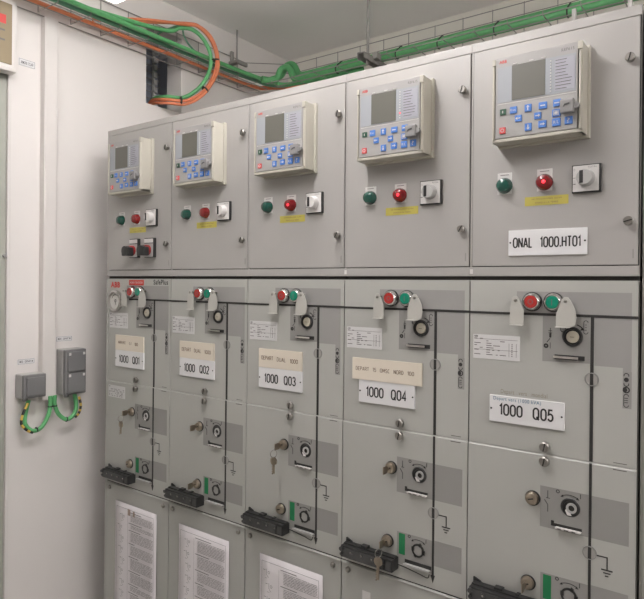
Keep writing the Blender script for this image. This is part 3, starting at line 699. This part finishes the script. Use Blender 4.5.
# ------------------------------------------------------------------ sheets of paper on the cable covers
def sheet(x0, label, x, w_, ztop, seed, stain):
    o = thing('instruction_sheet', label, 'paper', (x0+x, -.0052, ztop-.36), 'printed sheets taped on the lower covers')
    b = B(); nx = 6
    t = bmesh.new(); g = []
    for i in range(nx+1):
        for j in range(9):
            g.append(t.verts.new((w_*i/nx, -.0010-.0022*math.sin(math.pi*i/nx+seed)**2*(1-j/8)-.001*(j == 8), .36*j/8)))
    for i in range(nx):
        for j in range(8): t.faces.new((g[i*9+j], g[(i+1)*9+j], g[(i+1)*9+j+1], g[i*9+j+1]))
    b.merge(t); s_ = b.make('sheet', paper, o, True)
    md = s_.modifiers.new('thickness', 'SOLIDIFY'); md.thickness = .0004
    random.seed(seed); b = B(); y = -.0042
    b.box(.010, w_-.010, y-.0001, y, .344, .3448); b.box(.010, .0106, y-.0001, y, .01, .344); b.box(w_-.011, w_-.0103, y-.0001, y, .01, .344)
    b.box(.070, .0705, y-.0001, y, .01, .333)
    z = .335
    while z > .02:
        n = random.randint(3, 9)
        b.box(.076, .076+random.uniform(.03, .07), y-.0001, y, z, z+.0018); z -= .006
        for i in range(n):
            x_ = .086
            while x_ < w_-.016:
                l = random.uniform(.006, .022); b.box(x_, min(x_+l, w_-.014), y-.0001, y, z, z+.0011); x_ += l+.0022
            z -= .0040
            if z < .02: break
        z -= .005
    for i in range(9):
        z = .325-i*.036; x_ = random.uniform(.026, .045)
        b.bar2(x_, z, x_, z-.014, .001, y, y-.0001).bar2(x_, z-.014, x_+.007, z-.022, .001, y, y-.0001).box(x_-.006, x_+.002, y-.0001, y, z-.025, z-.0242)
        b.ring(x_+.008, z-.008, .003, .004, y, y-.0001, n=10).box(x_-.012, x_-.004, y-.0001, y, z-.004, z-.0028)
    b.make('printed_text', ink_soft, o)
    if stain: B().box(.070, .084, y-.0002, y, .325, .346).box(.098, .107, y-.0002, y, .325, .343).make('tape_stain', mat('brown_tape', (.42, .33, .28), .6), o)
sheet(0, 'printed wiring sheet under the Q01 column, with brownish tape near its top', .0585, .214, .588, 11, True)
sheet(W, 'printed wiring sheet on the cover under the Q02 column', .0535, .213, .5865, 23, False)
sheet(2*W, 'printed wiring sheet on the cover under the Q03 column', .0595, .212, .5865, 37, False)
# faint white mark on the fourth cover
B().box(3*W+.062, 3*W+.085, -.0034, -.0028, .545, .585).make('sticker', white_pl, None)
o = bpy.data.objects['sticker']; tag(o, 'pale paper corner on the cover under the Q04 column', 'paper')

# ------------------------------------------------------------------ left wall fittings
tr = tag(B().box(XW, XW+.028, -.1655, -.1190, .922, 2.20, .002).box(XW+.026, XW+.0295, -.1620, -.1225, .9225, 2.199, .001).make('cable_trunking', trunk_m), 'white vertical cable trunking on the left wall', 'trunking')
def text_on_wall(name, parent, txt, y0, y1, z0, z1, x, m, bold=.01):
    me = text_mesh(txt, bold); t = bmesh.new(); t.from_mesh(me); bpy.data.meshes.remove(me)
    xs = [v.co.x for v in t.verts]; ys = [v.co.y for v in t.verts]
    for v in t.verts: v.co = Vector((x, y0+(v.co.x-min(xs))/(max(xs)-min(xs))*(y1-y0), z0+(v.co.y-min(ys))/(max(ys)-min(ys))*(z1-z0)))
    b = B(); b.merge(t); return b.make(name, m, parent)
def wall_label(y0, y1, z0, z1, txt, label, x=XW):
    o = B().box(x, x+.0012, y0, y1, z0, z1, .0003).make('label_strip', white_br)
    tag(o, label, 'label', 'small white label strips on the left wall')
    b = B()
    for (a, c, e, f) in ((y0+.002, y1-.002, z0+.0015, z0+.0022), (y0+.002, y1-.002, z1-.0022, z1-.0015), (y0+.002, y0+.0027, z0+.0015, z1-.0015), (y1-.0027, y1-.002, z0+.0015, z1-.0015)):
        b.box(x+.0012, x+.0016, a, c, e, f)
    b.make('label_border', ink_soft, o)
    text_on_wall('label_lettering', o, txt, y0+.007, y1-.007, z0+(z1-z0)*.3, z1-(z1-z0)*.3, x+.0017, ink)
wall_label(-.236, -.178, 1.046, 1.064, 'ME01 - DEPART M', 'white label strip above the single grey switch box')
wall_label(-.104, -.044, 1.112, 1.130, 'ME02 - DEPART M', 'white label strip above the double grey socket box')
wall_label(-.240, -.184, 2.022, 2.046, 'ARMOIRE  ECLAIR', 'white label strip high on the wall, left of the trunking')
# single box
def wallbox(name, label, cat, y0, y1, z0, z1, flaps):
    r_ = thing(name, label, cat, (XW, (y0+y1)/2, z0))
    def sh(o):
        o.location = (-XW, -(y0+y1)/2, -z0); return o
    xb = XW+.0295 if name == 'wall_switch' else XW
    sh(B().box(XW+.001, XW+.042, y0, y1, z0, z1, .004).make('back_box', sock_light, r_))
    sh(B().box(XW+.040, XW+.056, y0+.001, y1-.001, z0+.001, z1-.001, .004).make('front_frame', sock_grey, r_))
    for a, c in flaps:
        f = sh(B().box(XW+.054, XW+.063, y0+.008, y1-.008, a, c, .003).make('cover_flap', sock_grey, r_))
        if len(flaps) > 1:
            B().box(XW+.061, XW+.0645, y0+.010, y0+.018, c-.012, c-.003, .001).box(XW+.061, XW+.0645, y1-.018, y1-.010, c-.012, c-.003, .001).make('flap_catch', white_pl, f)
    sh(B().lathe((XW+.03, (y0+y1)/2-.02, z0-.010), (0, 0, 1), [(.006, 0), (.009, .003), (.009, .012)], 14).make('cable_gland', sock_grey, r_, True))
wallbox('wall_switch', 'single grey flush switch box on the left wall, left of the trunking foot', 'switch', -.2430, -.1665, .940, 1.018, [(.949, 1.009)])
wallbox('wall_socket', 'double grey socket box with two hinged flaps, beside the cabinets', 'socket', -.1020, -.022, .932, 1.088, [(.940, 1.007), (1.013, 1.080)])

def cable(name, pts, r, m, label, cat='cable', group=None, n=10, per=8):
    o = B().tube(pts, r, n, per=per).make(name, m, None, True)
    return tag(o, label, cat, group)
XC = XW+.032
cable('green_cable', [(XC, -.140, .935), (XC, -.140, .905), (XC+.004, -.150, .870), (XC+.006, -.175, .836), (XC+.006, -.205, .832), (XC+.004, -.228, .860), (XC, -.222, .900), (XC, -.214, .932)], .0070, green_c,
      'green cable looping up into the single grey switch box', group='green cables under the wall boxes')
cable('green_cable', [(XC, -.124, .935), (XC, -.124, .905), (XC+.004, -.112, .870), (XC+.006, -.085, .848), (XC+.006, -.060, .858), (XC+.004, -.048, .885), (XC, -.052, .932)], .0070, green_c,
      'green cable looping up into the double grey socket box', group='green cables under the wall boxes')
def sleeves(ys, label, wire):
    root = thing('marker_sleeves', label, 'cable marker', wire[0])
    P = catmull([Vector(p)-Vector(wire[0]) for p in wire], 10)
    n = len(P); seg = 8
    for i in range(seg):
        a, c = int(i*(n-1)/seg), int((i+1)*(n-1)/seg)
        B().tube(P[a:c+1], .0042, 8, smooth=False).make('sleeve', yel_tag if i % 2 == 0 else ink, root, True)
sleeves(0, 'yellow and black marker rings on the left green loop', [(XC+.012, -.222, .925), (XC+.013, -.240, .890), (XC+.013, -.243, .860), (XC+.012, -.225, .838), (XC+.010, -.205, .826)])
sleeves(0, 'yellow and black marker rings on the right green loop', [(XC+.012, -.042, .920), (XC+.013, -.036, .890), (XC+.013, -.042, .865), (XC+.012, -.056, .850)])
for (y, z, ax, lb) in ((-.140, .900, (0, 0, 1), 'black tie on the green cable under the trunking, left loop'), (-.124, .900, (0, 0, 1), 'black tie on the green cable under the trunking, right loop'), (-.190, .8325, (0, 1, .1), 'black tie at the bottom of the left green loop'), (-.085, .848, (0, 1, -.2), 'black tie at the bottom of the right green loop')):
    xx = XC if z > .88 else XC+.006
    tag(B().lathe(Vector((xx, y, z))-Vector(ax)*.002, ax, [(.0070, 0), (.0084, 0), (.0084, .004), (.0070, .004)], 14).make('cable_tie', tie_m, None, True), lb, 'cable tie', 'black cable ties on the wall loops')

# framed notice board at the left edge
nb_ = thing('notice_board', 'white framed cream notice board with a red mark, high at the left edge', 'sign', (XW+.02, -.32, 1.965))
def bring(o): o.location = (-(XW+.02), .32, -1.965); return o
bring(B().box(XW+.005, XW+.050, -.60, -.266, 1.975, 2.200, .012).make('board_frame', trunk_m, nb_))
bring(B().box(XW+.049, XW+.0525, -.575, -.286, 1.996, 2.185, .002).make('board_sheet', mat('cream_sheet', (.28, .22, .13), .5, noise=.05), nb_))
bring(B().box(XW+.052, XW+.0535, -.340, -.306, 2.118, 2.145).make('red_mark', red_ink, nb_))
bring(B().box(XW+.052, XW+.0532, -.345, -.309, 2.095, 2.100).box(XW+.052, XW+.0532, -.345, -.309, 2.065, 2.070).make('printed_lines', ink_soft, nb_))

# cable ladder inside the shaft opening
cl = thing('cable_ladder', 'blue grey steel cable ladder inside the wall opening', 'cable ladder', (XW-.16, .34, 1.7))
b = B()
b.box(-.05, -.045, -.10, .14, 0, .70)
b.make('ladder_back', blue_dark, cl)
for i in range(14): B().tube([(-.02, -.09, .30+i*.028), (-.02, .13, .30+i*.028)], .0022, 6).make('rung', dull_steel, cl)
for y in (-.03, .045): B().tube([(-.024, y, .25), (-.024, y, .70)], .0022, 6).make('stile_wire', dull_steel, cl)
b = B().box(-.02, -.014, .088, .100, .2, .72)
for i in range(16): b.box(-.0145, -.006, .088, .106, .215+i*.032, .237+i*.032, .001)
b.make('side_rail', sock_light, cl)

# ------------------------------------------------------------------ cable trays near the ceiling
def wires(root, name, segs, r):
    for s_ in segs: B().tube(s_, r, 6, smooth=False).make(name, dull_steel, root)
ZF = 2.205
bt = thing('basket_tray', 'wire basket cable tray along the back wall above the cabinets', 'cable tray', (.35, .95, ZF))
def loc(p): return (p[0]-.35, p[1]-.95, p[2]-ZF)
YT0, YT1 = .775, .95
for z in (ZF, 2.262, 2.300, 2.342): wires(bt, 'long_wire', [[loc((.02, YT1, z)), loc((2.6, YT1, z))]], .0017)
for y in (.775, .83, .89): wires(bt, 'long_wire', [[loc((.02, y, ZF)), loc((2.6, y, ZF))]], .0022)
x = .399-.117*3
while x < 2.6:
    wires(bt, 'cross_wire', [[loc((x, YT1, 2.345)), loc((x, YT1, ZF-.002)), loc((x, YT0, ZF-.002)), loc((x, YT0, ZF+.010))]], .0017); x += .117
lt = thing('basket_tray', 'wire basket cable tray along the left wall under the ceiling', 'cable tray', (-.14, .3, ZF))
def loc2(p): return (p[0]+.14, p[1]-.3, p[2]-ZF)
for z in (ZF, 2.300, 2.342): wires(lt, 'long_wire', [[loc2((-.142, -1.4, z)), loc2((-.142, .81, z)), loc2((.02, .95, z))]], .0020)
for xx in (-.10, -.05): wires(lt, 'long_wire', [[loc2((xx, -1.4, ZF+.01)), loc2((xx, .86, ZF+.01))]], .0022)
y = -1.35
while y < .85:
    wires(lt, 'cross_wire', [[loc2((-.142, y, 2.345)), loc2((-.142, y, ZF+.008)), loc2((-.02, y, ZF+.008)), loc2((-.02, y, ZF+.018))]], .0017); y += .117
# tray supports
def support(x, y0, y1, z, label):
    r_ = thing('tray_support', label, 'bracket', (x, y0, z), 'ceiling-hung tray supports')
    L_ = y1-y0
    B().box(-.016, .016, 0, L_, -.003, 0).box(-.016, -.0135, 0, L_, -.022, 0).box(.0135, .016, 0, L_, -.022, 0).make('channel', dull_steel, r_)
    B().tube([(0, .05, -.035), (0, .05, ZC-z)], .0055, 10).make('threaded_rod', dull_steel, r_)
    B().lathe((0, .05, -.030), (0, 0, 1), [(.008, 0), (.008, .007)], 6).lathe((0, .05, .001), (0, 0, 1), [(.013, 0), (.013, .002), (.008, .002), (.008, .009)], 12).make('nut', steel, r_)
    B().box(-.030, -.014, .02, .05, -.015, .012, .003).make('clamp', dull_steel, r_)
    B().box(.012, .035, .06, .095, -.010, .016, .003).make('clamp', dull_steel, r_)
support(.570, .69, 1.13, ZF-.008, 'channel bracket on a threaded rod above the fourth cabinet')
r_ = thing('rod_hanger', 'short threaded rod with clamp hanging from the ceiling over the left tray', 'bracket', (-.10, .71, 2.33))
B().tube([(0, 0, -.03), (0, 0, ZC-2.33)], .004, 10).make('threaded_rod', dull_steel, r_)
B().box(-.04, .015, -.012, .012, -.030, -.016, .002).box(-.035, -.025, -.008, .008, -.03, .03, .002).box(.008, .020, -.008, .050, -.035, -.020, .002).make('clamp', dull_steel, r_)
for i, x in enumerate((1.322, 1.480)):
    o = B().box(x-.006, x+.006, .744, .756, 1.90, 2.185, .001).tube([(x+.004, .75, 2.155), (x+.055, .80, 2.115)], .0035, 6).make('tray_post', white_pl)
    tag(o, ('white tray post behind the rightmost relay' if i == 0 else 'white tray post at the upper right corner'), 'bracket', 'white posts behind the cabinet top')

# power cables along both trays
GRP = 'green cables in the basket trays'
def tray_cable(yb, zb, xlft, zl, r, m, name, label, wob=0, seed=0):
    random.seed(seed)
    pts = [(2.55, yb, zb)]
    x = 2.3
    while x > .25: pts.append((x, yb+random.uniform(-wob, wob), zb+random.uniform(-wob, wob)*.5)); x -= .28
    pts += [(.10, yb-.01, (zb+zl)/2), (xlft+.035, yb-.07, zl), (xlft, yb-.18, zl)]
    y = yb-.40
    while y > -1.3: pts.append((xlft+random.uniform(-wob, wob), y, zl+random.uniform(-wob, wob)*.5)); y -= .25
    pts.append((xlft, -1.4, zl))
    return cable(name, pts, r, m, label, group=GRP, per=5)
def back_cable(yb, zb, r, label, zt, seed):
    random.seed(seed); w_ = .003
    pts = [(2.55, yb, zb)]; x = 2.3
    while x > .25: pts.append((x, yb+random.uniform(-w_, w_), zb+random.uniform(-w_, w_)*.4)); x -= .28
    pts += [(.13, yb, zb), (.088, yb+.004, zb+.012), (.066, yb, zt-.01), (.046, yb-.008, zt), (.026, yb-.018, zt-.012), (.012, yb-.035, zb+.006), (-.022, yb-.09, 2.238)]
    return cable('green_cable', pts, r, green_c, label, group=GRP, per=6)
back_cable(.915, 2.2645, .0145, 'upper thick green cable lying along the back basket tray', 2.325, 1)
back_cable(.880, 2.2355, .0145, 'lower front thick green cable in the back basket tray', 2.300, 2)
for xx, zz, r_, m_, l_ in ((-.052, 2.248, .0085, green_c, 'green cable of the left tray, outer one beside the lamp'), (-.072, 2.257, .0085, green_c, 'green cable of the left tray, middle one'), (-.094, 2.250, .0080, green_pale, 'pale green cable next to the orange pair in the left tray')):
    random.seed(int(r_*1e5)+int(-xx*1000)); P_ = [(xx, -1.4, zz)]; y = -1.1
    while y < .75: P_.append((xx+random.uniform(-.002, .002), y, zz+random.uniform(-.001, .001))); y += .25
    P_ += [(xx+.02, .80, zz-.004), (xx+.06, .86, zz-.018), (xx+.16, .885, 2.222), (xx+.5, .90, 2.220)]
    cable('green_cable', P_, r_, m_, l_, group=GRP, per=5)
for i, (xx, zz) in enumerate(((-.131, 2.240), (-.1165, 2.232))):
    cable('orange_cable', [(xx, -1.4, zz), (xx, -.7, zz+.001), (xx+.002, -.2, zz-.001), (xx, .3, zz), (xx, .80, zz), (xx+.06, .9, zz), (xx+.25, .94, zz-.012)], .0070, orange_c,
          ('orange cable of the left tray pair, nearer the wall', 'orange cable of the left tray pair, lower and outer one')[i], group='orange cables in the left tray')
# tree of black ties around the bundles
TIE_L = ['black tie on the tray cables near the room corner', 'black tie on the tray cables just right of the threaded rod', 'black tie on the tray cables above the fourth cabinet',
         'black tie on the tray cables above the fifth cabinet, left of its relay', 'black tie on the tray cables just left of the white tray post']
for i, x in enumerate((.33, .62, .80, 1.02, 1.27)):
    c_, q_ = Vector((x, .915, 2.2645)), Vector((x, .880, 2.2355))
    d_ = (c_-q_).normalized(); n_ = Vector((1, 0, 0)).cross(d_); L_ = []
    for a_ in range(0, 181, 20): L_.append(c_+(n_*math.cos(R(a_))+d_*math.sin(R(a_)))*.0160)
    for a_ in range(180, 361, 20): L_.append(q_+(n_*math.cos(R(a_))+d_*math.sin(R(a_)))*.0160)
    L_.append(L_[0])
    tag(B().tube(L_, .0024, 6, smooth=False).make('cable_tie', tie_m, None, True), TIE_L[i], 'cable tie', 'black ties on the green cables of the back tray')
# cables leaving the opening in a big loop up to the tray
LOOP = [(-.34, .36, 2.10), (-.20, .325, 2.058)]
import numpy as _n
def ray(px, py, X):
    d_ = fw+rt2*((px-322)/F_PX)-up2*((py-PPY)/F_PX)
    return CAM+d_*((X-CAM.x)/d_.x)
LP = [(-.268, .36, 1.90), (-.266, .352, 1.99), (-.225, .335, 2.055)]
PTS = [(165, 100, -.11), (185, 101, -.06), (203, 91, -.02), (214, 72, .0), (215, 55, .0), (208, 38, -.01), (196, 27, -.03), (183, 25, -.05), (168, 30, -.07), (150, 33, -.075)]
main = [Vector(p) for p in LP]+[ray(*p) for p in PTS]+[Vector((-.075, -.1, 2.255)), Vector((-.075, -1.3, 2.256))]
def off(P, dx, dz, s=1.0):
    c_ = sum(P, Vector())/len(P); return [c_+(p-c_)*1.0+Vector((dx, 0, dz)) for p in P]
m1 = [Vector(p) for p in LP]+[ray(*p) for p in PTS[:8]]
cable('orange_cable', off(m1, .006, .001)+[Vector((-.075, .18, 2.30)), Vector((-.11, .0, 2.243))], .0062, orange_c, 'orange cable of the big loop from the wall opening, outer one', group='orange cables in the loop')
cable('orange_cable', off(m1, .006, -.013)[:6]+[ray(217, 73, .01), ray(217.5, 54, .01), ray(211, 37, 0), ray(200, 27, -.03), ray(188, 23.5, -.05), Vector((-.08, .17, 2.29)), Vector((-.10, .0, 2.245))], .0060, orange_c, 'orange cable of the big loop from the wall opening, lower one', group='orange cables in the loop')
g1 = [Vector((-.272, .39, 1.90)), Vector((-.268, .380, 2.01)), Vector((-.225, .350, 2.068))]+[ray(*p) for p in [(166, 97, -.11), (184, 97.5, -.07), (200, 87, -.03), (209.5, 71, -.01), (210.5, 55, -.01), (204, 40, -.02), (193, 30, -.04), (180, 28, -.06), (163, 30, -.07)]]
cable('green_cable', g1+[Vector((-.08, -.05, 2.26))], .0082, green_c, 'green cable of the big loop coming out of the wall opening', group='green cables in the loop')
g2 = [ray(*p) for p in [(196, 29, -.05), (182, 24, -.06), (172, 28, -.07), (160, 33, -.075)]]
cable('green_cable', [ray(*p) for p in [(158, 34, -.09), (168, 29, -.09), (181, 26, -.09), (184, 36, -.09), (190, 46, -.09), (199, 54, -.095), (212, 60, -.095)]], .0035, green_pale, 'thin green cable arching over the left tray behind the loop')
for px, py, X in ((215, 60, .003), (205, 89.5, -.015), (181, 100.2, -.06)):
    p = ray(px, py, X)
    k_ = B().lathe((0, 0, -.002), (0, 0, 1), [(.017, 0), (.0185, 0), (.0185, .004), (.017, .004)], 18).make('cable_tie', tie_m, None)
    k_.location = p; k_.scale = (1.0, .8, 1)
    ang = {215: 0, 205: 50, 181: 95}[px]
    k_.rotation_euler = (0, 0, 0)
    dirv = {215: Vector((.0, -.1, 1)), 205: Vector((.35, .75, .9)), 181: Vector((.5, 1, .05))}[px]
    k_.rotation_euler = Vector((0, 0, 1)).rotation_difference(dirv.normalized()).to_euler()
    tag(k_, {215: 'black tie high on the right side of the cable loop', 205: 'black tie at the lower right of the cable loop', 181: 'black tie at the bottom of the cable loop near the opening'}[px], 'cable tie', 'black ties on the big loop')

# ------------------------------------------------------------------ ceiling lamps and an added fill light
def batten(lc, L_, m, label):
    r_ = thing('ceiling_lamp', label, 'lamp', lc)
    w2, h2 = .050, .04
    B().box(-.02, .02, -L_/2, L_/2, 0, .030, .006).make('lamp_housing', lamp_body, r_)
    B().box(-w2, w2, -L_/2+.01, L_/2-.01, -.036, .012, .012).make('diffuser', m, r_)
    for y in (-L_/2+.12, L_/2-.12): B().box(-.012, .012, y-.01, y+.01, .028, ZC-lc[2]).make('hanger', dull_steel, r_)
batten(LIGHT_A, 1.2, lamp_em_a, 'bright fluorescent ceiling lamp at the top edge, left of the loop')
batten(LIGHT_B, 1.2, lamp_em_b, 'fluorescent ceiling lamp over the aisle in front of the cabinets')
batten(FILL_C, 1.2, fill_em_c, 'added fill light, unseen, farther right along the aisle')  # batten shape reused for the unseen fill that lifts the left wall

for o in list(COL.objects):
    n_ = o.name.split('.')[0]
    if n_ in ('indicator_leds', 'legend_lines', 'printed_text', 'lip_holes', 'plate_print', 'key_print', 'label_print', 'printed_lines', 'small_print', 'tape_stain') and o.parent: o['kind'] = 'stuff'
